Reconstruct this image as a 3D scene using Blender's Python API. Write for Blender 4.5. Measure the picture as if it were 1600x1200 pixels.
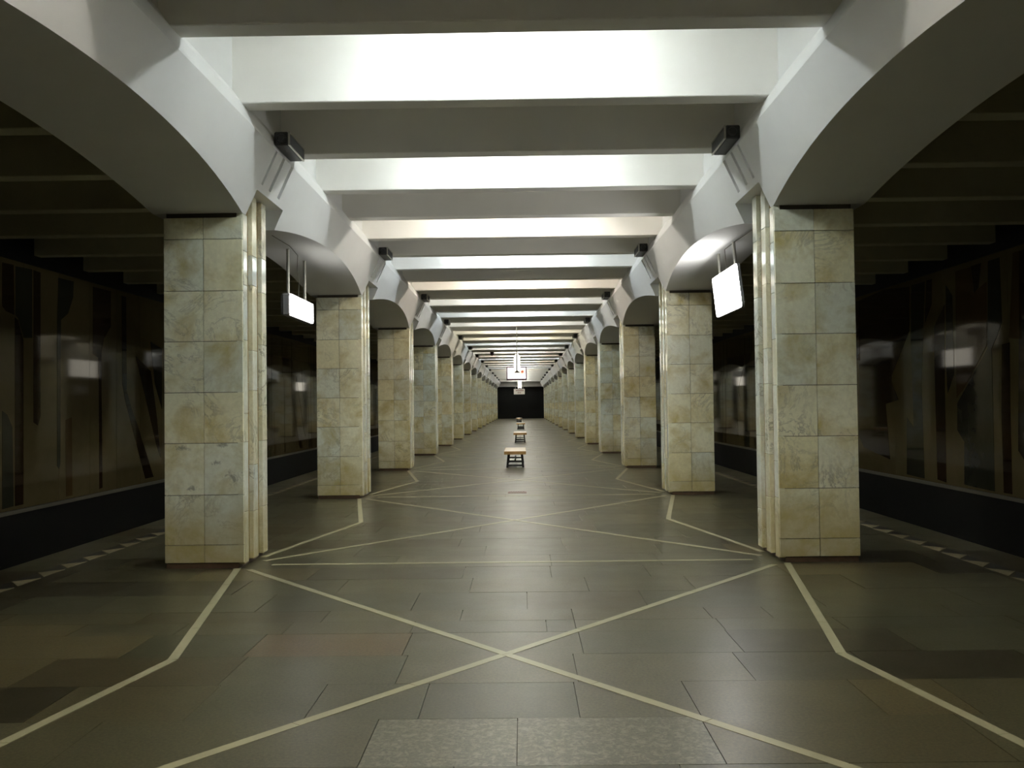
import bpy, bmesh, math, random
from mathutils import Vector, Matrix
from math import sin, cos, sqrt, pi

scene = bpy.context.scene
for _o in list(bpy.data.objects):
    bpy.data.objects.remove(_o, do_unlink=True)
COL = scene.collection
random.seed(7)

# ------------------------------------------------------------------ camera, world, exposure
FPX = 1480.0                                   # focal length in pixels of the 1600 x 1200 frame
YAW, PITCH, ROLL = -0.0100, 0.0224, -0.0123
fw = Vector((sin(YAW) * cos(PITCH), cos(YAW) * cos(PITCH), sin(PITCH)))
rt0 = Vector((cos(YAW), -sin(YAW), 0)); up0 = rt0.cross(fw)
rt = rt0 * cos(ROLL) + up0 * sin(ROLL); up = up0 * cos(ROLL) - rt0 * sin(ROLL)
CAM = Vector((0.1216, 0.0, 1.6))
cd = bpy.data.cameras.new('camera'); cam = bpy.data.objects.new('camera', cd); COL.objects.link(cam)
cd.sensor_fit = 'HORIZONTAL'; cd.sensor_width = 36.0; cd.lens = FPX / 1600 * 36.0
cd.clip_start = 0.05; cd.clip_end = 400
cam.matrix_world = Matrix(((rt.x, up.x, -fw.x, CAM.x), (rt.y, up.y, -fw.y, CAM.y), (rt.z, up.z, -fw.z, CAM.z), (0, 0, 0, 1)))
scene.camera = cam
w = bpy.data.worlds.new('underground'); scene.world = w; w.use_nodes = True
w.node_tree.nodes['Background'].inputs[0].default_value = (0, 0, 0, 1)
w.node_tree.nodes['Background'].inputs[1].default_value = 0.0
vs = scene.view_settings
vs.view_transform = 'Standard'; vs.look = 'None'; vs.gamma = 1.0; vs.use_curve_mapping = False
vs.exposure = 0.0
scene.cycles.max_bounces = 14; scene.cycles.diffuse_bounces = 12; scene.cycles.glossy_bounces = 4
scene.cycles.use_denoising = True
scene.cycles.sample_clamp_indirect = 40.0
LAMP = 195.0                                    # radiance of the fluorescent tubes
SIGN = 8.0                                     # radiance of the lit signs


def px_wall(x, y, X):                          # pixel -> point on the wall plane x = X
    v = fw + rt * ((x - 800) / FPX) + up * ((600 - y) / FPX)
    t = (X - CAM.x) / v.x
    return CAM + v * t

# ------------------------------------------------------------------ material helpers
def mat(name):
    m = bpy.data.materials.new(name); m.use_nodes = True
    nt = m.node_tree; b = nt.nodes['Principled BSDF']
    return m, nt, b
def N(nt, t, **kw):
    n = nt.nodes.new(t)
    for k, v in kw.items():
        if hasattr(n, k): setattr(n, k, v)
    return n
def ramp(nt, src, stops):
    r = N(nt, 'ShaderNodeValToRGB'); e = r.color_ramp.elements
    while len(e) < len(stops): e.new(0.5)
    for el, (p, c) in zip(e, stops):
        el.position = p; el.color = (c[0], c[1], c[2], 1) if isinstance(c, tuple) else (c, c, c, 1)
    nt.links.new(src, r.inputs[0]); return r.outputs[0]
def noise(nt, vec, scale, detail=4, rough=0.6, dist=0.0):
    n = N(nt, 'ShaderNodeTexNoise'); n.inputs['Scale'].default_value = scale
    n.inputs['Detail'].default_value = detail; n.inputs['Roughness'].default_value = rough
    n.inputs['Distortion'].default_value = dist
    nt.links.new(vec, n.inputs['Vector']); return n.outputs['Fac']
def mix(nt, fac, a, b, mode='MIX'):
    m = N(nt, 'ShaderNodeMix'); m.data_type = 'RGBA'; m.blend_type = mode
    for sock, v in ((m.inputs[0], fac), (m.inputs[6], a), (m.inputs[7], b)):
        if hasattr(v, 'links') or isinstance(v, bpy.types.NodeSocket): nt.links.new(v, sock)
        elif isinstance(v, tuple): sock.default_value = (v[0], v[1], v[2], 1)
        else: sock.default_value = v
    return m.outputs[2]
def pos(nt):
    return N(nt, 'ShaderNodeNewGeometry').outputs['Position']
def bump(nt, b, h, strength=0.2, dist=0.01):
    n = N(nt, 'ShaderNodeBump'); n.inputs['Strength'].default_value = strength; n.inputs['Distance'].default_value = dist
    nt.links.new(h, n.inputs['Height']); nt.links.new(n.outputs[0], b.inputs['Normal'])
def simple(name, col, rough=0.5, metal=0.0, var=0.0, scale=8.0):
    m, nt, b = mat(name)
    b.inputs['Roughness'].default_value = rough; b.inputs['Metallic'].default_value = metal
    if var:
        f = noise(nt, pos(nt), scale)
        c = mix(nt, f, tuple(v * (1 - var) for v in col), tuple(min(1, v * (1 + var)) for v in col))
        nt.links.new(c, b.inputs['Base Color'])
    else:
        b.inputs['Base Color'].default_value = (*col, 1)
    return m
def emit(name, col, strength):
    m, nt, b = mat(name)
    b.inputs['Base Color'].default_value = (*[c * 0.8 for c in col], 1)
    b.inputs['Emission Color'].default_value = (*col, 1); b.inputs['Emission Strength'].default_value = strength
    return m

# painted plaster, slightly uneven
def plaster(name, col):
    m, nt, b = mat(name); p = pos(nt)
    f = noise(nt, p, 0.9, 5, 0.6)
    c = mix(nt, ramp(nt, f, [(0.3, 0.0), (0.75, 1.0)]), col, tuple(v * 0.93 for v in col))
    nt.links.new(c, b.inputs['Base Color']); b.inputs['Roughness'].default_value = 0.75
    bump(nt, b, noise(nt, p, 35, 3), 0.08, 0.004)
    return m
M_PLASTER = plaster('white_plaster', (0.74, 0.745, 0.745))
M_BEAM = plaster('beam_paint', (0.86, 0.85, 0.82))
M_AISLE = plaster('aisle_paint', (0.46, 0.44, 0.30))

def marble(name, base, stain, island=False, gloss=0.3, blotch=()):
    m, nt, b = mat(name); p = pos(nt)
    oi = N(nt, 'ShaderNodeObjectInfo'); rnd = oi.outputs['Random']
    if island: rnd = N(nt, 'ShaderNodeNewGeometry').outputs['Random Per Island']
    off = N(nt, 'ShaderNodeVectorMath'); off.operation = 'SCALE'
    cmb = N(nt, 'ShaderNodeCombineXYZ')
    for i in range(3): nt.links.new(rnd, cmb.inputs[i])
    nt.links.new(cmb.outputs[0], off.inputs[0]); off.inputs['Scale'].default_value = 23.0
    add = N(nt, 'ShaderNodeVectorMath'); add.operation = 'ADD'
    nt.links.new(p, add.inputs[0]); nt.links.new(off.outputs[0], add.inputs[1]); v = add.outputs[0]
    # yellow-brown patches
    f1 = noise(nt, v, 2.6, 6, 0.62, 0.4)
    c = mix(nt, ramp(nt, f1, [(0.46, 0.0), (0.72, 1.0)]), base, stain)
    # per-tile tone
    tone = ramp(nt, rnd, [(0.0, (0.84, 0.88, 0.90)), (0.5, (1.0, 1.0, 0.95)), (1.0, (0.96, 0.90, 0.70))])
    c = mix(nt, 1.0, c, tone, 'MULTIPLY')
    # grey veins
    f2 = noise(nt, v, 1.7, 8, 0.68, 1.6)
    vein = ramp(nt, f2, [(0.475, 0.0), (0.497, 1.0), (0.503, 1.0), (0.53, 0.0)])
    vf = noise(nt, v, 1.1, 2)
    vm = N(nt, 'ShaderNodeMath'); vm.operation = 'MULTIPLY'
    nt.links.new(vein, vm.inputs[0]); nt.links.new(ramp(nt, vf, [(0.45, 0.0), (0.7, 0.75)]), vm.inputs[1])
    c = mix(nt, vm.outputs[0], c, (0.20, 0.19, 0.15))
    # fine mottling
    f3 = noise(nt, v, 22, 5, 0.7)
    c = mix(nt, ramp(nt, f3, [(0.35, 0.22), (0.65, 0.0)]), c, (0.30, 0.27, 0.17))
    for (bx, by, bz), rad, st in blotch:                # grey inclusions in the stone
        dm = N(nt, 'ShaderNodeMapping'); dm.inputs['Scale'].default_value = (1, 1, st); dm.inputs['Location'].default_value = (-bx, -by, -bz * st)
        nt.links.new(p, dm.inputs[0])
        ln_ = N(nt, 'ShaderNodeVectorMath'); ln_.operation = 'LENGTH'; nt.links.new(dm.outputs[0], ln_.inputs[0])
        mz = N(nt, 'ShaderNodeMath'); mz.operation = 'MULTIPLY_ADD'; nt.links.new(noise(nt, p, 13, 7, 0.75, 1.2), mz.inputs[0]); mz.inputs[1].default_value = rad * 5.0; nt.links.new(ln_.outputs['Value'], mz.inputs[2])
        c = mix(nt, ramp(nt, mz.outputs[0], [(rad * 2.55, 0.7), (rad * 3.3, 0.0)]), c, (0.17, 0.165, 0.14))
    # grime rubbed on the lowest half metre, with a broken edge
    sep = N(nt, 'ShaderNodeSeparateXYZ'); nt.links.new(p, sep.inputs[0])
    ma = N(nt, 'ShaderNodeMath'); ma.operation = 'MULTIPLY_ADD'
    nt.links.new(noise(nt, p, 3.0, 4), ma.inputs[0]); ma.inputs[1].default_value = 0.55
    hz = N(nt, 'ShaderNodeMath'); hz.operation = 'MULTIPLY'; hz.inputs[1].default_value = 0.45; nt.links.new(sep.outputs['Z'], hz.inputs[0]); nt.links.new(hz.outputs[0], ma.inputs[2])
    g = ramp(nt, ma.outputs[0], [(0.26, 0.78), (0.66, 0.0)])
    c = mix(nt, g, c, (0.38, 0.30, 0.095))
    nt.links.new(c, b.inputs['Base Color'])
    b.inputs['Roughness'].default_value = gloss
    return m
Y1_ = 9.5
MB_BASE, MB_STAIN = (0.80, 0.80, 0.67), (0.50, 0.42, 0.17)
M_MARBLE = marble('pale_marble', MB_BASE, MB_STAIN, gloss=0.38)
M_MARBLE_S = marble('pale_marble_cladding', MB_BASE, MB_STAIN, True, 0.38)
M_RIDGE = marble('polished_white_marble', (0.84, 0.85, 0.78), (0.72, 0.69, 0.54), gloss=0.09)
M_RIDGE_S = marble('polished_white_marble_cladding', (0.84, 0.85, 0.78), (0.72, 0.69, 0.54), True, 0.09)
M_CHAN = marble('polished_tan_marble', (0.34, 0.245, 0.11), (0.37, 0.17, 0.03), gloss=0.10)
M_CHAN.node_tree.nodes['Principled BSDF'].inputs['Specular IOR Level'].default_value = 0.25
M_CHAN_S = marble('polished_tan_marble_cladding', (0.34, 0.245, 0.11), (0.37, 0.17, 0.03), True, 0.10)
M_MARBLE_BL = marble('blotched_marble', MB_BASE, MB_STAIN, gloss=0.38, blotch=[((-2.79, Y1_, .90), .13, 1.7), ((-2.95, Y1_, 1.06), .07, 2.2), ((-3.30, Y1_, 1.21), .10, 3.5), ((-2.90, Y1_, 1.235), .09, 3.5), ((-3.2, Y1_, .80), .09, 2.8)])
M_MORTAR = simple('dark_mortar', (0.06, 0.052, 0.035), 0.9)
M_PLINTH = simple('rusty_plinth', (0.085, 0.05, 0.024), 0.6, 0, 0.8, 5)

def granite(name, stops, island=False, rough=0.32, fleck=0.0):
    m, nt, b = mat(name); p = pos(nt)
    rnd = N(nt, 'ShaderNodeNewGeometry').outputs['Random Per Island'] if island else N(nt, 'ShaderNodeObjectInfo').outputs['Random']
    c = ramp(nt, rnd, stops)
    f = noise(nt, p, 55, 4, 0.8)
    c = mix(nt, ramp(nt, f, [(0.36, 0.0), (0.64, 1.0)]), mix(nt, 1.0, c, (0.55, 0.55, 0.53), 'MULTIPLY'), mix(nt, 1.0, c, (1.5, 1.5, 1.42), 'MULTIPLY'))
    # worn ochre scuffs
    mp = N(nt, 'ShaderNodeMapping'); mp.inputs['Scale'].default_value = (.45, 1.6, 1); nt.links.new(p, mp.inputs[0])
    f2 = noise(nt, mp.outputs[0], 1.6, 7, 0.66, 0.5); f3 = noise(nt, mp.outputs[0], 30, 4, 0.7)
    mm = N(nt, 'ShaderNodeMath'); mm.operation = 'MULTIPLY'
    nt.links.new(ramp(nt, f2, [(0.58, 0.0), (0.76, 0.30)]), mm.inputs[0]); nt.links.new(ramp(nt, f3, [(0.4, 0.0), (0.6, 1.0)]), mm.inputs[1])
    c = mix(nt, mm.outputs[0], c, (0.125, 0.105, 0.055))
    if fleck:
        ff = noise(nt, p, 24, 6, 0.75, 0.6)
        c = mix(nt, ramp(nt, ff, [(0.49, 0.0), (0.60, fleck)]), c, (0.27, 0.25, 0.18))
    nt.links.new(c, b.inputs['Base Color'])
    r = ramp(nt, noise(nt, p, 2.2, 5), [(0.3, rough * 0.92), (0.7, rough * 1.1)])
    nt.links.new(r, b.inputs['Roughness'])
    b.inputs['Specular IOR Level'].default_value = 0.58; b.inputs['Specular Tint'].default_value = (1.0, 0.97, 0.84, 1)
    return m
G1 = [(0.0, (0.050, 0.047, 0.027)), (0.45, (0.064, 0.059, 0.034)), (0.75, (0.074, 0.064, 0.034)), (0.92, (0.056, 0.044, 0.022)), (1.0, (0.040, 0.037, 0.023))]
M_SLAB = granite('grey_granite', G1)
M_SLAB_S = granite('grey_granite_paving', G1, True)
M_SLAB_RED = granite('red_granite', [(0, (0.096, 0.063, 0.031)), (1, (0.096, 0.063, 0.031))])
M_SLAB_SPECK = granite('speckled_granite', [(0, (0.085, 0.081, 0.058)), (1, (0.085, 0.081, 0.058))], fleck=0.5)
M_SLAB_DARK = granite('dark_granite_slab', [(0, (0.030, 0.025, 0.014)), (1, (0.036, 0.030, 0.017))])
M_SLAB_OCHRE = granite('ochre_granite', [(0, (0.092, 0.074, 0.037)), (1, (0.092, 0.074, 0.037))])
M_INLAY = simple('cream_marble_inlay', (0.33, 0.305, 0.185), 0.35, 0, 0.12, 6)
M_TRI = simple('pale_triangle_stone', (0.26, 0.22, 0.13), 0.4, 0, 0.15, 6)
M_TRID = simple('black_triangle_stone', (0.03, 0.03, 0.025), 0.35)
M_BLACK = simple('black_granite', (0.003, 0.003, 0.002), 0.7, 0, 0.4, 3)
M_BLACK.node_tree.nodes['Principled BSDF'].inputs['Specular IOR Level'].default_value = 0.2
M_BED = simple('track_bed_concrete', (0.05, 0.047, 0.04), 0.9, 0, 0.3, 2)
def mosaic(name, a, bcol):
    m, nt, b = mat(name); p = pos(nt)
    c = mix(nt, noise(nt, p, 2.5, 6, 0.65), a, bcol); nt.links.new(c, b.inputs['Base Color'])
    b.inputs['Roughness'].default_value = 0.05; b.inputs['Specular IOR Level'].default_value = 0.16
    return m
M_WL = mosaic('olive_marble_panel', (0.085, 0.068, 0.030), (0.12, 0.096, 0.046))
M_WG = mosaic('slate_marble_panel', (0.022, 0.022, 0.014), (0.034, 0.034, 0.022))
M_WB = mosaic('umber_marble_panel', (0.018, 0.011, 0.005), (0.034, 0.020, 0.010))
M_WM = mosaic('amber_marble_panel', (0.055, 0.034, 0.013), (0.08, 0.052, 0.022))
M_LEDGE = simple('pale_stone_ledge', (0.12, 0.11, 0.08), 0.5)
M_METAL = simple('grey_steel_tube', (0.50, 0.49, 0.44), 0.35, 0.6)
M_HOUSE = simple('grey_sign_housing', (0.30, 0.29, 0.30), 0.5)
M_DARK = simple('dark_grey_enamel', (0.045, 0.047, 0.05), 0.4)
M_GRILLE = simple('speaker_grille', (0.09, 0.095, 0.10), 0.55, 0.3)
M_TVF = simple('maroon_tv_bezel', (0.05, 0.012, 0.022), 0.3)
M_CABLE = simple('cable_rubber', (0.12, 0.11, 0.09), 0.6)
M_WOODTOP = simple('worn_bench_wood', (0.50, 0.42, 0.29), 0.30, 0, 0.15, 9)
M_WOODEDGE = simple('orange_bench_wood', (0.42, 0.24, 0.085), 0.45, 0, 0.25, 9)
M_LEG = simple('black_bench_leg', (0.022, 0.018, 0.016), 0.5)
M_HATCH = simple('rusty_hatch', (0.15, 0.07, 0.055), 0.5, 0.2)
M_SIGN = emit('lit_white_acrylic', (1.0, 0.99, 0.96), SIGN)
M_SIGN2 = emit('dim_lit_acrylic', (1.0, 0.93, 0.78), 2.0)
M_SIGN3 = emit('bright_lit_acrylic', (1.0, 0.985, 0.95), SIGN * 2.0)
M_SIGNY = emit('lit_yellow_lettering', (1.0, 0.95, 0.50), SIGN * 0.6)
M_BOARD = simple('white_sign_board', (0.62, 0.60, 0.55), 0.5)
M_MARK = simple('red_brown_lettering', (0.20, 0.07, 0.05), 0.5)

# ------------------------------------------------------------------ mesh helpers
class MB:
    def __init__(s): s.v = []; s.f = []; s.mi = []
    def poly(s, pts, mi=0):
        b = len(s.v); s.v += [tuple(p) for p in pts]; s.f.append(tuple(range(b, b + len(pts)))); s.mi.append(mi)
    def box(s, x0, x1, y0, y1, z0, z1, mi=0):
        if x0 > x1: x0, x1 = x1, x0
        b = len(s.v)
        s.v += [(x, y, z) for z in (z0, z1) for y in (y0, y1) for x in (x0, x1)]
        for q in ((0, 2, 3, 1), (4, 5, 7, 6), (0, 1, 5, 4), (2, 6, 7, 3), (0, 4, 6, 2), (1, 3, 7, 5)):
            s.f.append(tuple(b + i for i in q)); s.mi.append(mi)
    def cbox(s, x0, x1, y0, y1, z0, z1, c=0.004, mi=0):      # box with chamfered front edges on every side (24 verts)
        bm = bmesh.new(); bmesh.ops.create_cube(bm, size=1.0)
        for v in bm.verts:
            v.co = Vector(((x0 + x1) / 2 + v.co.x * abs(x1 - x0), (y0 + y1) / 2 + v.co.y * (y1 - y0), (z0 + z1) / 2 + v.co.z * (z1 - z0)))
        bmesh.ops.bevel(bm, geom=bm.edges[:], offset=c, segments=1, affect='EDGES')
        b = len(s.v); bm.verts.index_update(); s.v += [tuple(v.co) for v in bm.verts]
        for f in bm.faces: s.f.append(tuple(b + v.index for v in f.verts)); s.mi.append(mi)
        bm.free()
    def rpanel(s, x0, x1, y0, y1, z0, z1, r, mi=0):            # slab in the yz plane with rounded corners
        pts = []
        for cy, cz, a0 in ((y1 - r, z1 - r, 0), (y0 + r, z1 - r, 90), (y0 + r, z0 + r, 180), (y1 - r, z0 + r, 270)):
            for k in range(5):
                a = math.radians(a0 + 22.5 * k); pts.append((x0, cy + r * cos(a), cz + r * sin(a)))
        s.prism(pts, (x1 - x0, 0, 0), mi)
    def tube(s, p0, p1, r0, r1=None, n=8, mi=0):
        r1 = r0 if r1 is None else r1
        p0 = Vector(p0); p1 = Vector(p1); d = (p1 - p0).normalized()
        a = d.cross(Vector((0, 0, 1)) if abs(d.z) < 0.9 else Vector((1, 0, 0))).normalized(); c = d.cross(a)
        b = len(s.v)
        for p, r in ((p0, r0), (p1, r1)):
            for i in range(n):
                t = 2 * pi * i / n; s.v.append(tuple(p + (a * cos(t) + c * sin(t)) * r))
        for i in range(n):
            j = (i + 1) % n; s.f.append((b + i, b + j, b + n + j, b + n + i)); s.mi.append(mi)
        s.f.append(tuple(b + i for i in range(n))[::-1]); s.mi.append(mi)
        s.f.append(tuple(b + n + i for i in range(n))); s.mi.append(mi)
    def prism(s, pts, off, mi=0):                              # polygon pushed along a vector
        off = Vector(off); n = len(pts); b = len(s.v)
        s.v += [tuple(p) for p in pts] + [tuple(Vector(p) + off) for p in pts]
        s.f.append(tuple(range(b, b + n))[::-1]); s.mi.append(mi)
        s.f.append(tuple(range(b + n, b + 2 * n))); s.mi.append(mi)
        for i in range(n):
            j = (i + 1) % n; s.f.append((b + i, b + j, b + n + j, b + n + i)); s.mi.append(mi)
    def mesh(s, name, mats):
        me = bpy.data.meshes.new(name); me.from_pydata(s.v, [], s.f)
        for m in (mats if isinstance(mats, (list, tuple)) else [mats]): me.materials.append(m)
        me.polygons.foreach_set('material_index', s.mi)
        bm = bmesh.new(); bm.from_mesh(me); bmesh.ops.recalc_face_normals(bm, faces=bm.faces[:]); bm.to_mesh(me); bm.free()
        me.update(); return me
    def build(s, name, mats, parent=None, loc=None):
        return link(name, s.mesh(name, mats), parent, loc)
def link(name, me, parent=None, loc=None, rot=None):
    o = bpy.data.objects.new(name, me); COL.objects.link(o)
    if parent is not None: o.parent = parent
    if loc is not None: o.location = loc
    if rot is not None: o.rotation_euler = rot
    return o
def tag(o, label, cat, group=None):
    o['label'] = label; o['category'] = cat
    if group: o['group'] = group
    return o
def thing(name, label, cat, loc=(0, 0, 0), group=None):
    return tag(link(name, None, None, loc), label, cat, group)
def struct(o):
    o['kind'] = 'structure'; return o
def copy_tree(o, parent=None):
    c = o.copy(); COL.objects.link(c); c.parent = parent
    for ch in [k for k in o.children]: copy_tree(ch, c)
    return c

# ------------------------------------------------------------------ dimensions (metres)
S = 7.1                       # bay length
Y1 = 9.5                      # front of the first pillar in view
PI0, PI1 = -1, 15             # pillars
YS, YE = -6.5, 113.5          # length of the hall
XI, XO = 2.678, 3.475         # nave and aisle faces of the pillars
PD = 0.88                     # pillar depth
ZS = 3.58; ZT = 4.25; XT = 2.37; KS = (XI - XT) / (ZT - ZS)
XA = 3.59                     # aisle face of the arcade wall
ZB = 4.40                     # underside of nave beams
ZC = 5.15                     # nave coffer ceiling
XE = 5.15                     # platform edge
XW = 8.0                      # track wall
BP = S / 4; BY = 6.83; BW = 0.23
def pil_y(i): return Y1 + (i - 1) * S
SP = 0.93                     # where the next arch starts behind a pillar front
ARISE = 0.25; AH = (S - SP) / 2; AR = (AH * AH + ARISE * ARISE) / (2 * ARISE)
def arch(y):                  # underside of the arcade at y
    k = math.floor((y - Y1 + 1e-6) / S); t = y - Y1 - k * S
    if t <= SP: return ZS
    d = t - SP - AH
    return ZS + sqrt(max(0, AR * AR - d * d)) - (AR - ARISE)
def sx(z): return XI - KS * (z - ZS)

# ------------------------------------------------------------------ arcade walls with arches, notches and flutes
N0, N1, ZN, XN = 0.12, 1.17, 3.84, 2.81
FL = [(0.16, 0.225), (0.45, 0.53), (0.80, 0.89)]
def arcade(side, name):
    mb = MB()
    ys = {YS, YE}
    for i in range(PI0 - 1, PI1 + 2):
        y0 = pil_y(i)
        ys.update([y0, y0 + SP, y0 + N0, y0 + N1])
        for a, b in FL: ys.update([y0 + a, y0 + b])
        for k in range(1, 24): ys.add(y0 + SP + (S - SP) * k / 24)
    ys = sorted(y for y in ys if YS <= y <= YE)
    P = lambda x, y, z: (side * x, y, z)
    def state(y):
        k = math.floor((y - Y1) / S); t = y - Y1 - k * S
        return N0 < t < N1, any(a < t < b for a, b in FL)
    for ya, yb in zip(ys[:-1], ys[1:]):
        if yb - ya < 1e-5: continue
        notch, flute = state((ya + yb) / 2)
        za, zb = arch(ya + 1e-5), arch(yb - 1e-5)
        la, lb = (ZN, ZN) if notch else (za, zb)
        if flute:
            d = 0.085; ym = yb - 0.004
            zf = ZN + 0.06
            mb.poly([P(sx(la), ya, la), P(sx(lb), yb, lb), P(sx(zf), yb, zf), P(sx(zf), ya, zf)])
            # sunk groove: near wall, floor, sloping far wall, slanted foot
            zg = zf + 0.07
            mb.poly([P(sx(zf), ya, zf), P(sx(ZT), ya, ZT), P(sx(ZT) + d, ya + .004, ZT), P(sx(zg) + d, ya + .004, zg)])
            mb.poly([P(sx(zg) + d, ya + .004, zg), P(sx(ZT) + d, ya + .004, ZT), P(sx(ZT) + d, ym, ZT), P(sx(zg) + d, ym, zg)])
            mb.poly([P(sx(zg) + d, ym, zg), P(sx(ZT) + d, ym, ZT), P(sx(ZT), yb, ZT), P(sx(zf), yb, zf)])
            mb.poly([P(sx(zf), ya, zf), P(sx(zg) + d, ya + .004, zg), P(sx(zg) + d, ym, zg), P(sx(zf), yb, zf)])
            mb.poly([P(sx(ZT) + d, ya + .004, ZT), P(sx(ZT), ya, ZT), P(sx(ZT), yb, ZT), P(sx(ZT) + d, ym, ZT)])
        else:
            mb.poly([P(sx(la), ya, la), P(sx(lb), yb, lb), P(sx(ZT), yb, ZT), P(sx(ZT), ya, ZT)])
        xa, xb = (XN, XN) if notch else (sx(za), sx(zb))
        mb.poly([P(xa, ya, za), P(XA, ya, za), P(XA, yb, zb), P(xb, yb, zb)])            # soffit
        mb.poly([P(XA, ya, za), P(XA, yb, zb), P(XA, yb, 4.8), P(XA, ya, 4.8)])          # aisle face
        if notch:
            mb.poly([P(sx(ZN), ya, ZN), P(XN, ya, ZN), P(XN, yb, ZN), P(sx(ZN), yb, ZN)])
            mb.poly([P(XN, ya, za), P(XN, yb, zb), P(XN, yb, ZN), P(XN, ya, ZN)])
    for i in range(PI0 - 1, PI1 + 1):                                                    # notch cheeks
        for yy in (pil_y(i) + N0, pil_y(i) + N1):
            if YS < yy < YE:
                z0 = arch(yy)
                mb.poly([P(sx(z0), yy, z0), P(sx(ZN), yy, ZN), P(XN, yy, ZN), P(XN, yy, z0)])
    # lip and coffer side above the slope
    prof = [(XT, ZT), (XT + .005, ZT + .03), (2.41, ZB), (2.50, 4.53), (2.50, ZC + .05)]
    for (xa, za), (xb, zb) in zip(prof[:-1], prof[1:]):
        mb.poly([P(xa, YS, za), P(xb, YS, zb), P(xb, YE, zb), P(xa, YE, za)])
    mb.poly([P(2.50, YS, ZC + .05), P(XA, YS, ZC + .05), P(XA, YE, ZC + .05), P(2.50, YE, ZC + .05)])
    mb.poly([P(XA, YS, 4.8), P(XA, YS, ZC + .05), P(XA, YE, ZC + .05), P(XA, YE, 4.8)])
    me = bpy.data.meshes.new(name); me.from_pydata(mb.v, [], mb.f); me.materials.append(M_PLASTER)
    bm = bmesh.new(); bm.from_mesh(me); bmesh.ops.remove_doubles(bm, verts=bm.verts[:], dist=1e-4)
    bmesh.ops.recalc_face_normals(bm, faces=bm.faces[:]); bm.to_mesh(me); bm.free()
    return struct(link(name, me))
arcade(-1, 'wall_arcade_left'); arcade(1, 'wall_arcade_right')

# ------------------------------------------------------------------ ceiling and beams
mb = MB(); mb.box(-2.6, 2.6, YS, YE + .3, ZC, ZC + .15)
ceiling = struct(mb.build('ceiling', M_BEAM))
AC = {}
for s, nm in ((-1, 'left'), (1, 'right')):
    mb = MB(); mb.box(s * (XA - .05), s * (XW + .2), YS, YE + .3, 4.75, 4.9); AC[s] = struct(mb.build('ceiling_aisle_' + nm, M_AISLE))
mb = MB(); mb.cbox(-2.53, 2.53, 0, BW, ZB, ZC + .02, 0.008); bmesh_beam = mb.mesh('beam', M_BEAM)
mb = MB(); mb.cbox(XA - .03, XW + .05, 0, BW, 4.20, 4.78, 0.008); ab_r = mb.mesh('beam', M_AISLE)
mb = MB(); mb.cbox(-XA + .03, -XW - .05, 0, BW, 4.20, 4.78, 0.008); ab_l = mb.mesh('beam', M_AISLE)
BEAMS = []
k = -7
while BY + k * BP < YE - 1:
    y = BY + k * BP
    if y > YS + .1:
        link('beam', bmesh_beam, ceiling, (0, y, 0)); BEAMS.append((k, y))
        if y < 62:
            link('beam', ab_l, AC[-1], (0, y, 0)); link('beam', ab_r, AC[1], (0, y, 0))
    k += 1
def beam_mid(y):                                                   # middle of the nave beam nearest to y
    return min((b + BW / 2 for _, b in BEAMS), key=lambda q: abs(q - y))

# ------------------------------------------------------------------ fluorescent lamps behind every second beam
COOL, BLUE, WHITE, WARM, PEACH, YEL = (0.92, 1.0, 0.985), (0.87, 0.96, 1.0), (1.0, 1.0, 0.95), (1.0, 0.96, 0.86), (1.0, 0.90, 0.77), (1.0, 0.93, 0.73)
TINT = {-3: WARM, -2: WARM, -1: WARM, 0: COOL, 1: COOL, 2: WARM, 3: BLUE, 4: PEACH, 5: WHITE, 6: BLUE, 7: WHITE, 8: YEL, 9: YEL, 10: BLUE, 11: WHITE, 12: WARM, 13: PEACH, 14: BLUE, 15: YEL}
LM = {}
for nm, c in (('cool', COOL), ('blue', BLUE), ('white', WHITE), ('warm', WARM), ('peach', PEACH), ('yellow', YEL)):
    LM[c] = emit(nm + '_fluorescent_tube', c, LAMP)
LW = 0.55
mb = MB(); mb.cbox(-LW - .04, LW + .04, -.06, .06, .055, .10, 0.008); me_h = mb.mesh('housing', M_HOUSE)
mb = MB(); mb.box(-.02, .02, -.02, .02, .10, ZC - 4.96 + .01); me_b = mb.mesh('bracket', M_HOUSE)
tube_me = {}
for c, m in LM.items():
    mb = MB(); mb.tube((-LW, 0, 0), (LW, 0, 0), .019, n=8); tube_me[c] = mb.mesh('tube', m)
for kk, y in BEAMS:
    if kk % 2: continue
    idx = kk // 2
    if idx < -2 or y + 1 > YE - 2: continue
    c = TINT.get(idx, (WARM, WHITE, BLUE, YEL)[idx % 4])
    t = thing('fluorescent_lamp', 'twin tube fluorescent batten hung in a ceiling coffer behind a beam', 'lamp', (0, y + BW + .62, 4.96), 'fluorescent battens in the ceiling coffers')
    link('housing', me_h, t)
    for x in (-.4, .4): link('bracket', me_b, t, (x, 0, 0))
    for dy in (-.035, .035): link('tube', tube_me[c], t, (0, dy, .03))

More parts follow.
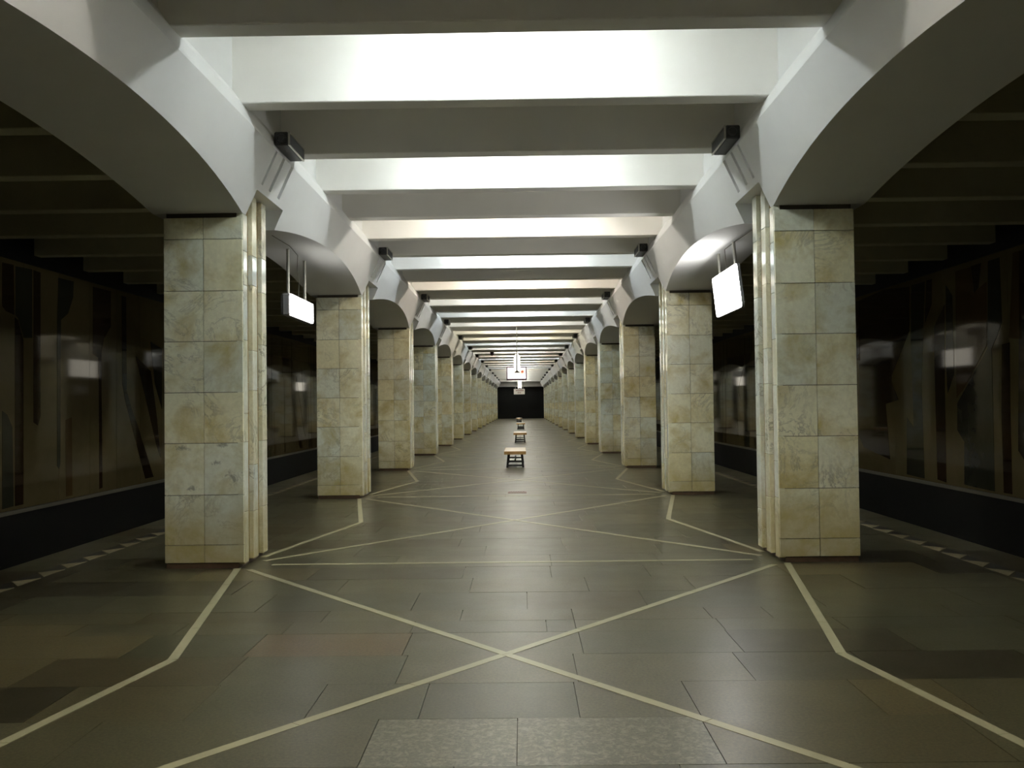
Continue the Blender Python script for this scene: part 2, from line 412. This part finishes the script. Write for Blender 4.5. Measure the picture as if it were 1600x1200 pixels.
# ------------------------------------------------------------------ floor: slabs, inlays, triangles
mb = MB(); mb.box(-XE, XE, YS, YE, -1.1, -.012)
floor = struct(mb.build('floor', M_MORTAR))
ROWS = [(2.30, 2.95, []), (2.95, 3.60, []), (3.60, 4.24, [-1.4, -.2, .8]),
        (4.24, 4.88, [-2.05, -.63, .08, 1.01, 2.3]), (4.88, 5.50, [-1.64, -1.02, -.43, .40, 1.02, 1.97, 2.45]),
        (5.50, 6.12, [-1.66, -.63, .43, 1.45, 2.2]), (6.12, 6.72, [-2.5, -1.70, -.67, .50, 1.53, 2.66]),
        (6.72, 7.08, [-1.6, -.69, .28, .49, 1.54, 2.40]), (7.08, 7.46, [-1.4, -.36, .49, 1.52, 1.97]),
        (7.46, 8.15, [-2.0, -.77, .145, 1.10, 2.48]), (8.15, 8.82, [-1.5, -.35, .68, 1.6]),
        (8.82, 9.45, [-1.9, -.455, .38, 1.3]), (9.45, 10.15, [-1.2, .40, 1.5]), (10.15, 10.8, [-1.7, -.3, .6, 1.6])]
SPECIAL = {(6.12, -1.70): M_SLAB_RED, (4.24, .08): M_SLAB_SPECK, (4.24, -.63): M_SLAB_SPECK, 
           (5.50, 1.45): M_SLAB, (4.88, 1.97): M_SLAB_OCHRE, (6.12, 1.53): M_SLAB_DARK, (5.50, 2.2): M_SLAB_DARK}
G = 0.0022
rng = random.Random(11)
def row_cuts(y0, inner):
    xs = list(inner) if inner else [rng.uniform(-.9, -.1), rng.uniform(.5, 1.3)]
    a = min(xs); b = max(xs)
    while a > -XE + 1.1: a -= rng.uniform(.75, 1.5); xs.append(a)
    while b < XE - 1.1: b += rng.uniform(.75, 1.5); xs.append(b)
    xs = sorted(x for x in xs if -XE + .3 < x < XE - .3)
    return [-XE] + xs + [XE]
for y0, y1, inner in ROWS:
    cuts = row_cuts(y0, inner)
    for a, b in zip(cuts[:-1], cuts[1:]):
        m = SPECIAL.get((y0, a))
        if m is None:
            m = M_SLAB
            if abs((a + b) / 2) > 2.4 and rng.random() < .35: m = rng.choice((M_SLAB_DARK, M_SLAB_OCHRE, M_SLAB_DARK))
        sb = MB(); dz = rng.uniform(-.0006, .0006)
        sb.box(a + G, b - G, y0 + .0008, y1 - .0008, -.03, dz)
        sb.build('slab', m, floor)
mb = MB(); y = 10.8
while y < YE - .1:
    h = rng.choice((.62, .66, .36, .68)); y2 = min(YE, y + h); cuts = row_cuts(y, None)
    for a, b in zip(cuts[:-1], cuts[1:]): mb.box(a + G, b - G, y + G, y2 - G, -.03, 0)
    y = y2
y = YS
while y < 2.29:
    y2 = min(2.30, y + .65); cuts = row_cuts(y, None)
    for a, b in zip(cuts[:-1], cuts[1:]): mb.box(a + G, b - G, y + G, y2 - G, -.03, 0)
    y = y2
pv = mb.build('slab_paving', M_SLAB_S, floor); pv['kind'] = 'stuff'
IW = 0.032
def strip(mb, p, q, w=IW, z=0.0022):
    p = Vector(p).to_3d(); q = Vector(q).to_3d(); d = (q - p).normalized(); n = Vector((-d.y, d.x, 0)) * w
    pts = [p - n, q - n, q + n, p + n]
    mb.prism([(v.x, v.y, -.01) for v in pts], (0, 0, .01 + z))
def inlay(p, q, pieces, z, join=None):
    p = Vector((p[0], p[1])); q = Vector((q[0], q[1]))
    for i in range(pieces):
        a = p.lerp(q, i / pieces); b = p.lerp(q, (i + 1) / pieces)
        e = (q - p).normalized() * .0015
        if join is None:
            m = MB(); strip(m, a + e, b - e, z=z); m.build('inlay_strip', M_INLAY, floor)
        else: strip(join, a + e, b - e, z=z)
far = MB()
for i in range(0, PI1 + 1):
    ya = pil_y(i) + .70; yb = pil_y(i + 1)           # bay between pillar i and i + 1
    if yb > YE: break
    j = None if i < 3 else far
    n = lambda L: max(2, int(L / (.75 if i < 2 else 1.3)))
    ymid = (pil_y(i) + .2 + yb) / 2
    for s in (-1, 1):
        inlay((s * 2.60, yb - .1), (-s * 2.60, ya - .25), n(8), .0020 if s > 0 else .0026, j)
        inlay((s * 2.74, yb - .02), (s * 2.13, ymid + .02), n(3.6), .0023, j)
        inlay((s * 2.13, ymid + .02), (s * 2.68, ya), n(3.4), .0023, j)
    inlay((-2.45, yb + .2), (2.45, yb + .2), n(5), .0023, j)
fi = far.build('inlay_strips', M_INLAY, floor); fi['kind'] = 'stuff'
mb = MB(); mb.prism([(0, 0, 0), (0.01, -.40, 0), (.19, -.17, 0)], (0, 0, .0025)); tri_r = mb.mesh('triangle_inlay', M_TRI)
mb = MB(); mb.prism([(0.185, -.20, 0), (.19, -.67, 0), (.012, -.47, 0)], (0, 0, .002)); trd_r = mb.mesh('triangle_inlay', M_TRID)
for i in range(-4, 46):
    y = 10.49 + .478 * i
    if y < 7.5 and i < -6: continue
    for s in (-1, 1):
        for me in (tri_r, trd_r):
            o = link('triangle_inlay', me, floor, (s * 4.50, y, 0)); o.scale = (s, 1, 1)

# ------------------------------------------------------------------ track pits, track walls
for s, nm in ((-1, 'left'), (1, 'right')):
    mb = MB(); mb.box(s * (XE - .02), s * (XW + .3), YS, YE, -1.3, -1.1)
    struct(mb.build('floor_track_' + nm, M_BED))
    mb = MB(); mb.box(s * XW, s * (XW + .3), YS, YE, -1.15, 4.80)
    wall = struct(mb.build('wall_' + nm, M_BLACK))
    mb = MB(); mb.box(s * (XW - .05), s * XW, YS, YE, -.035, .025); mb.build('ledge', M_LEDGE, wall)
    # pale field panels
    for i in range(-5, 54):
        y0 = i * 1.18
        pb = MB(); pb.box(s * (XW - .012), s * (XW + .01), y0 + .004, y0 + 1.176, .03, 4.02)
        pb.build('panel', M_WL, wall)
    if s > 0:
        POLY = [('B', [(1383, 452), (1422, 448), (1422, 517), (1394, 587), (1394, 597), (1405, 625), (1385, 631), (1392, 718), (1351, 699), (1343, 681), (1343, 470)]),
                ('G', [(1425, 446), (1446, 440), (1444, 510), (1441, 600), (1446, 748), (1418, 741), (1418, 652), (1429, 668), (1424, 520)]),
                ('B', [(1449, 438), (1457, 436), (1457, 475), (1446, 505)]),
                ('B', [(1477, 476), (1477, 560), (1480, 754), (1466, 749), (1461, 560), (1461, 510)]),
                ('G', [(1479, 446), (1489, 462), (1492, 585), (1482, 615), (1479, 560)]),
                ('M', [(1494, 424), (1517, 417), (1522, 458), (1543, 440), (1543, 540), (1508, 606), (1496, 622)]),
                ('B', [(1518, 416), (1534, 411), (1530, 450), (1523, 457)]),
                ('G', [(1545, 408), (1563, 402), (1567, 505), (1551, 545), (1552, 600), (1556, 768), (1528, 762), (1508, 757), (1508, 690), (1497, 672), (1497, 630), (1544, 545)]),
                ('B', [(1567, 538), (1579, 535), (1580, 640), (1583, 772), (1570, 770), (1566, 640)]),
                ('M', [(1584, 395), (1598, 391), (1598, 530), (1578, 528)])]
    else:
        POLY = [('B', [(2, 410), (20, 414), (21, 492), (8, 486), (2, 478)]),
                ('G', [(23, 416), (49, 421), (49, 528), (36, 528), (27, 497), (23, 492)]),
                ('B', [(22, 496), (27, 500), (35, 531), (35, 788), (22, 791)]),
                ('B', [(51, 422), (62, 426), (62, 650), (58, 665), (51, 660)]),
                ('G', [(2, 642), (10, 648), (18, 668), (20, 791), (2, 796)]),
                ('G', [(90, 434), (114, 440), (113, 465), (105, 490), (94, 500), (93, 725), (91, 733), (88, 728), (88, 500)]),
                ('B', [(144, 448), (172, 455), (172, 510), (161, 530), (157, 550), (159, 762), (154, 764), (153, 560), (144, 552)]),
                ('M', [(101, 656), (111, 652), (112, 774), (102, 776)]),
                ('B', [(189, 462), (196, 464), (197, 610), (205, 640), (213, 662), (239, 745), (226, 748), (195, 628), (190, 600)]),
                ('B', [(211, 556), (235, 580), (244, 650), (250, 715), (243, 694), (226, 620)]),
                ('G', [(234, 534), (252, 545), (252, 640), (241, 600)])]
    MM = {'B': M_WB, 'G': M_WG, 'M': M_WM}
    meshes = []
    for kind, pts in POLY:
        q = [px_wall(a, b, s * XW) for a, b in pts]
        mb = MB(); mb.prism([(s * (XW + .005), p.y, min(4.01, max(.032, p.z))) for p in q], (-s * .021, 0, 0))
        meshes.append(mb.mesh('panel_figure', MM[kind]))
    for b in range(-2, 6):
        for me in meshes: link('panel_figure', me, wall, (0, b * S, 0))
    # solid black strip painting in the shadow gap on top of the panels
    mb = MB(); mb.box(s * (XW - .02), s * (XW + .01), YS, 64, 4.03, 4.10); mb.build('shadow_gap_strip', M_BLACK, wall)

# end walls
mb = MB(); mb.box(-XW - .3, XW + .3, YE, YE + .3, -1.2, ZC + .15); struct(mb.build('wall_end', M_BLACK))
mb = MB(); mb.cbox(-2.66, 2.66, YE - .35, YE + .02, 3.80, ZC, .01); struct(mb.build('trim_1', M_BEAM))
mb = MB(); mb.box(-XW - .3, XW + .3, YS - .3, YS, -1.2, ZC + .15); struct(mb.build('wall_rear', M_PLASTER))

# ------------------------------------------------------------------ pillars
ZR = [.055, .235, .735, 1.255, 1.765, 2.28, 2.79, 3.315, 3.535]
XM = (XI + XO) / 2
STR = [(0.0, .165, 'ridge'), (.165, .35, 'channel'), (.35, .515, 'ridge'), (.515, .71, 'channel'), (.71, PD, 'ridge')]
RX, CX = XI, XI + .045        # nave faces of ridges and channels
T = .022
def seg_cuts(r, n): 
    return [.04] + [.04 + 3.8 * (k + r.uniform(-.25, .25)) / n for k in range(1, n)] + [ZN]
def build_pillar(i, side):
    # an Empty at the centre of the base, meshes in its own coordinates (mirrored for the other row)
    r = random.Random(i * 17 + (5 if side > 0 else 0))
    cx, cy = XM, PD / 2
    L = lambda x: side * (x - cx)
    root = link('pillar', None, None, (side * cx, pil_y(i) + cy, 0))
    near = 0 <= i <= 5
    mb = MB()
    mb.box(L(CX + .02), L(XO - T + .002), -cy + T - .002, cy, 0, ZS + .02)
    mb.box(L(CX + .02), L(XN + .02), -cy + .17, cy, ZS, ZN - .005)
    mb.build('core', M_MORTAR, root)
    mb = MB(); mb.box(L(CX + .012), L(XO - .012), -cy + .010, cy - .002, 0, .05); mb.build('plinth', M_PLINTH, root)
    clad = MB(); g = .003
    def piece(nm, m, x0, x1, y0, y1, z0, z1, mi, c=.002):
        if near:
            p = MB(); p.cbox(L(x0), L(x1), y0, y1, z0, z1, c); p.build(nm, m, root)
        else: clad.box(L(x0), L(x1), y0, y1, z0, z1, mi)
    for z0, z1 in zip(ZR[:-1], ZR[1:]):
        mt = M_MARBLE_BL if (i, side) == (1, -1) and .7 < z0 < 1.0 else M_MARBLE
        d = r.uniform(-.0012, .0012)
        piece('tile', mt, XI + .004, XM - g, -cy + d, -cy + T + .004, z0 + g, z1 - g, 0)
        d = r.uniform(-.0012, .0012)
        piece('tile', mt, XM + g, XO, -cy + d, -cy + T + .004, z0 + g, z1 - g, 0)
    back = MB()                                                   # aisle and rear faces, never in view
    for z0, z1 in zip(ZR[:-1], ZR[1:]):
        for a, b in ((-cy + T, 0), (0, cy)): back.box(L(XO - T), L(XO), a + g, b - g, z0 + g, z1 - g)
    back.build('side_cladding', M_MARBLE_S, root)['kind'] = 'stuff'
    for a, b, kind in STR:
        n = 8 if kind == 'channel' else 7
        cuts = seg_cuts(r, n); top = ZS if a == 0 else ZN - .006
        for z0, z1 in zip(cuts[:-1], cuts[1:]):
            z1 = min(z1, top)
            if z1 - z0 < .02: continue
            y0, y1 = -cy + a, -cy + b
            if a == 0: y0 += T + .006
            if kind == 'ridge': piece('ridge', M_RIDGE, RX, CX + .03, y0, y1, z0 + .0012, z1 - .0012, 1, .004)
            else: piece('channel', M_CHAN, CX, CX + .03, y0 + .001, y1 - .001, z0 + .0012, z1 - .0012, 2)
    if not near:
        o = clad.build('cladding', [M_MARBLE_S, M_RIDGE_S, M_CHAN_S], root); o['kind'] = 'stuff'
    return root
ORD = ['', 'first', 'second', 'third', 'fourth', 'fifth', 'sixth', 'seventh', 'eighth', 'ninth', 'tenth', 'eleventh', 'twelfth', 'thirteenth', 'fourteenth']
SG = {-1: 'wide low lit sign', 1: 'tall tilted lit sign'}
def where(i, side):
    if i >= 2: return '%s pillar beyond the %s' % (ORD[i - 1], SG[side])
    return '%s pillar before the %s' % (ORD[2 - i], SG[side])
for side in (-1, 1):
    for i in range(PI0, PI1 + 1):
        if pil_y(i) + PD > YE - .3: continue
        p = build_pillar(i, side)
        tag(p, 'marble-clad fluted ' + where(i, side), 'pillar', 'marble pillars of the two arcades')

# ------------------------------------------------------------------ loudspeakers over the pillars
def speaker(side):
    root = link('loudspeaker', None)
    s = side
    mb = MB(); mb.cbox(s * -.005, s * .14, -.33, .33, -.07, .07, .012); mb.build('body', M_DARK, root)
    mb = MB(); mb.cbox(s * -.018, s * -.004, -.315, .315, -.055, .055, .004); mb.build('grille', M_GRILLE, root)
    mb = MB()
    for z in (-.064, .064): mb.box(s * -.022, s * -.004, -.328, .328, z - .006, z + .006)
    for y in (-.322, .322): mb.box(s * -.022, s * -.004, y - .006, y + .006, -.064, .064)
    mb.build('frame', M_METAL, root)
    mb = MB(); mb.tube((s * .06, -.331, 0), (s * .06, -.365, 0), .05, .035, 10); mb.build('end_cap', M_DARK, root)
    mb = MB(); mb.box(s * .09, s * .17, -.03, .03, -.03, .03); mb.build('bracket', M_DARK, root)
    return root
for side in (-1, 1):
    base = None
    for i in range(0, PI1):
        o = speaker(side) if base is None else copy_tree(base)
        base = base or o
        o.location = (side * 2.245, pil_y(i) + .46, 4.365)
        tag(o, 'dark box loudspeaker above the ' + where(i, side), 'loudspeaker', 'loudspeakers under the ceiling edge')

# ------------------------------------------------------------------ hanging lit signs
def soffit_z(y): return arch(y)
# wide low sign, hung parallel to the platform
t = thing('hanging_sign', 'wide low white lit sign hanging from two rods under the arch', 'sign', (-3.13, 13.8, 2.885))
mb = MB(); mb.cbox(-.06, .055, -.72, .72, 0, .31, .02); mb.build('housing', M_HOUSE, t)
mb = MB(); mb.rpanel(.04, .066, -.71, .71, .006, .304, .035); mb.build('lit_panel', M_SIGN, t)
mb = MB(); mb.rpanel(-.075, -.055, -.70, .70, .02, .292, .03); mb.build('back_panel', M_HOUSE, t)
mb = MB()
for a, b in ((-.42, -.14), (-.05, .22), (.40, .60)): mb.box(.066, .0675, a, b, .19, .25)
mb.build('lettering', M_SIGNY, t)
for y in (-.60, .42):
    mb = MB(); mb.tube((0, y, .30), (0, y, soffit_z(13.8 + y) - 2.885 + .01), .022, n=10); mb.build('rod', M_METAL, t)
mb = MB(); pts = [(0, 0, .30), (.02, -.02, .55), (-.015, .01, .75), (.01, -.06, soffit_z(13.7) - 2.885 - .005), (.1, -.9, soffit_z(12.95) - 2.885 - .006), (.2, -2.2, soffit_z(11.6) - 2.885 - .006)]
for a, b in zip(pts[:-1], pts[1:]): mb.tube(a, b, .0045, n=6)
mb.build('cable', M_CABLE, t)
# tall sign, leaning
t = thing('hanging_sign', 'tall tilted white lit sign hanging from two rods under the arch', 'sign', (3.14, 13.75, 3.52))
ln = Matrix.Rotation(math.radians(-6.0), 4, 'Y')
def leaned(mb):
    mb.v = [tuple(ln @ Vector(v)) for v in mb.v]; return mb
mb = MB(); mb.rpanel(-.045, -.005, -.77, .85, -.61, 0, .06); leaned(mb).build('housing', M_HOUSE, t)
mb = MB(); mb.rpanel(-.062, -.04, -.765, .845, -.605, -.005, .055); leaned(mb).build('lit_panel', M_SIGN3, t)
mb = MB(); mb.rpanel(-.006, .002, -.74, .82, -.58, -.03, .04); leaned(mb).build('back_panel', M_DARK, t)
for y in (-.62, .38):
    mb = MB(); mb.tube((-.03, y, -.02), (-.05, y, soffit_z(13.75 + y) - 3.52 + .01), .022, n=10); mb.build('rod', M_METAL, t)
mb = MB(); pts = [(-.02, 0, -.01), (-.04, 0, soffit_z(13.75) - 3.52 - .005), (-.05, -.7, soffit_z(13.05) - 3.52 - .006), (-.15, -2.2, soffit_z(11.55) - 3.52 - .006)]
for a, b in zip(pts[:-1], pts[1:]): mb.tube(a, b, .0045, n=6)
mb.build('cable', M_CABLE, t)
# wedge-shaped lit signs over the middle of the nave
def wedge_sign(x, y, label, splay):
    ya = beam_mid(y); yb = ya + BP
    t = thing('wedge_sign', label, 'sign', (x, ya, 2.82), 'wedge signs over the nave')
    P = [(-.02, -.12), (.02, -.12), (splay, BP + .12), (-splay, BP + .12)]
    mb = MB(); mb.prism([(a, b, -.015) for a, b in P], (0, 0, .02)); mb.prism([(a, b, .615) for a, b in P], (0, 0, .02)); mb.box(-.018, .018, -.125, -.10, 0, .62)
    mb.build('housing', M_HOUSE, t)
    for s in (-1, 1):
        mb = MB(); mb.prism([(s * .02, -.115, .004), (s * splay, BP + .115, .004), (s * splay, BP + .115, .616), (s * .02, -.115, .616)], (-s * .012, 0, 0)); mb.build('lit_panel', M_SIGN2, t)
    for yy in (0, BP):
        mb = MB(); mb.tube((0, yy, .63), (0, yy, ZB - 2.82 + .01), .016, n=8); mb.build('rod', M_METAL, t)
    mb = MB(); mb.tube((0, -.13, -.03), (0, -.13, .63), .017, n=8); mb.build('edge_tube', M_DARK, t)
wedge_sign(-.035, 33.6, 'lit wedge sign hanging in front of the television', .115)
wedge_sign(-.005, 67.3, 'lit wedge sign hanging behind the television', .14)
# television
yt = beam_mid(47.8)
t = thing('television', 'wide flat television with maroon bezel hanging from the nave ceiling', 'television', (-.12, yt, 2.85))
mb = MB(); mb.cbox(-.51, .51, .0, .09, 0, .70, .012); mb.build('casing', M_TVF, t)
mb = MB()
for a in ((-.51, .51, 0, .085), (-.51, .51, .645, .70)): mb.box(a[0], a[1], -.02, .0, a[2], a[3])
for a in ((-.51, -.455), (.455, .51)): mb.box(a[0], a[1], -.02, .0, 0, .70)
mb.build('bezel', M_TVF, t)
m, nt, b = mat('tv_picture'); tc = N(nt, 'ShaderNodeTexCoord')
vm = N(nt, 'ShaderNodeVectorMath'); vm.operation = 'DISTANCE'; vm.inputs[1].default_value = (.30, -.004, .43)
nt.links.new(tc.outputs['Object'], vm.inputs[0])
ad = N(nt, 'ShaderNodeMath'); ad.operation = 'MULTIPLY_ADD'; nt.links.new(noise(nt, tc.outputs['Object'], 14, 3), ad.inputs[0]); ad.inputs[1].default_value = .25; nt.links.new(vm.outputs['Value'], ad.inputs[2])
c = ramp(nt, ad.outputs[0], [(.17, (.30, .07, .04)), (.225, (.9, .65, .40)), (.27, (1, .97, .98))])
nt.links.new(c, b.inputs['Emission Color']); nt.links.new(c, b.inputs['Base Color']); b.inputs['Emission Strength'].default_value = 1.25
mb = MB(); mb.box(-.455, .455, -.004, .002, .085, .645); mb.build('screen', m, t)
mb = MB(); mb.tube((0, .05, .68), (0, .05, ZB - 2.85 + .001), .022, n=8); mb.build('pole', M_METAL, t)
# direction board
yb_ = beam_mid(79.7)
t = thing('direction_board', 'small white board with two lines of lettering hanging far down the nave', 'sign', (-.07, yb_, 2.51))
mb = MB(); mb.cbox(-.46, .46, -.03, .03, 0, .45, .008); mb.build('board', M_BOARD, t)
mb = MB()
for z, xs in ((.27, [-.30 + .075 * k for k in range(9)]), (.09, [-.15 + .08 * k for k in range(4)])):
    for k, x in enumerate(xs):
        mb.box(x, x + .05, -.033, -.03, z, z + (.10 if k % 3 else .085))
mb.build('lettering', M_MARK, t)
for x in (-.33, .33):
    mb = MB(); mb.tube((x, 0, .44), (x, 0, ZB - 2.51 + .001), .014, n=8); mb.build('rod', M_METAL, t)
# dome camera
t = thing('dome_camera', 'small black dome camera under a ceiling beam', 'camera', (-1.40, beam_mid(49.5), ZB))
mb = MB(); mb.tube((0, 0, .004), (0, 0, -.09), .10, .11, 16); mb.build('base', M_DARK, t)
mb = MB()
for k in range(4):
    a0, a1 = k / 4 * pi / 2, (k + 1) / 4 * pi / 2
    mb.tube((0, 0, -.09 - .11 * sin(a0)), (0, 0, -.09 - .11 * sin(a1)), .10 * cos(a0), max(.004, .10 * cos(a1)), 16)
mb.build('dome', M_TVF, t)

# ------------------------------------------------------------------ benches down the middle
def bench():
    root = link('bench', None)
    hw, L, H, th = .28, 2.2, .425, .085
    mb = MB(); mb.cbox(-hw + .006, hw - .006, .006, L - .006, H - .03, H, .006); s = mb.build('seat', M_WOODTOP, root)
    mb = MB()
    for a in ((-hw, hw, 0, .03), (-hw, hw, L - .03, L), (-hw, -hw + .03, .03, L - .03), (hw - .03, hw, .03, L - .03)): mb.box(a[0], a[1], a[2], a[3], H - th, H - .004)
    mb.build('apron', M_WOODEDGE, root)
    for ye in (.16, L - .16):
        for s in (-1, 1):
            mb = MB(); a = Vector((s * .165, ye, H - th + .03)); b = Vector((s * .205, ye, 0))
            w2 = .026
            mb.prism([(a.x - w2, ye - w2, a.z), (a.x + w2, ye - w2, a.z), (b.x + w2, ye - w2, 0), (b.x - w2, ye - w2, 0)], (0, 2 * w2, 0))
            mb.build('leg', M_LEG, root)
        for z, hh in ((.055, .02), (.15, .018)):
            mb = MB(); mb.box(-.19, .19, ye - .018, ye + .018, z - hh, z + hh); mb.build('rail', M_LEG, root)
    mb = MB(); mb.box(-.02, .02, .16, L - .16, .185, .215); mb.build('stretcher', M_LEG, root)
    return root
b0 = bench()
BN = [(-.065, 24.2, 0.0, 'long wooden bench with black legs, first beyond the floor grate'),
      (.035, 40.2, 0, 'long wooden bench with black legs, second beyond the floor grate'),
      (.04, 62.0, 0, 'long wooden bench with black legs, third beyond the floor grate'),
      (-.14, 86.0, 0, 'long wooden bench with black legs, closest to the dark end wall')]
for k, (x, y, a, lab) in enumerate(BN):
    o = b0 if k == 0 else copy_tree(b0)
    o.location = (x, y, 0); o.rotation_euler.z = a
    tag(o, lab, 'bench', 'benches down the middle of the hall')

# ------------------------------------------------------------------ grate in the floor
t = thing('floor_grate', 'small rusty slotted grate set in the granite floor', 'grate', (0.02, 17.4, 0))
mb = MB()
for a in ((-.17, .17, -.13, -.11), (-.17, .17, .11, .13), (-.17, -.15, -.11, .11), (.15, .17, -.11, .11)): mb.box(a[0], a[1], a[2], a[3], -.005, .006)
mb.build('frame', M_HATCH, t)
for k in range(7):
    x = -.135 + k * .045
    mb = MB(); mb.box(x - .012, x + .012, -.115, .115, -.005, .004); mb.build('slat', M_HATCH, t)
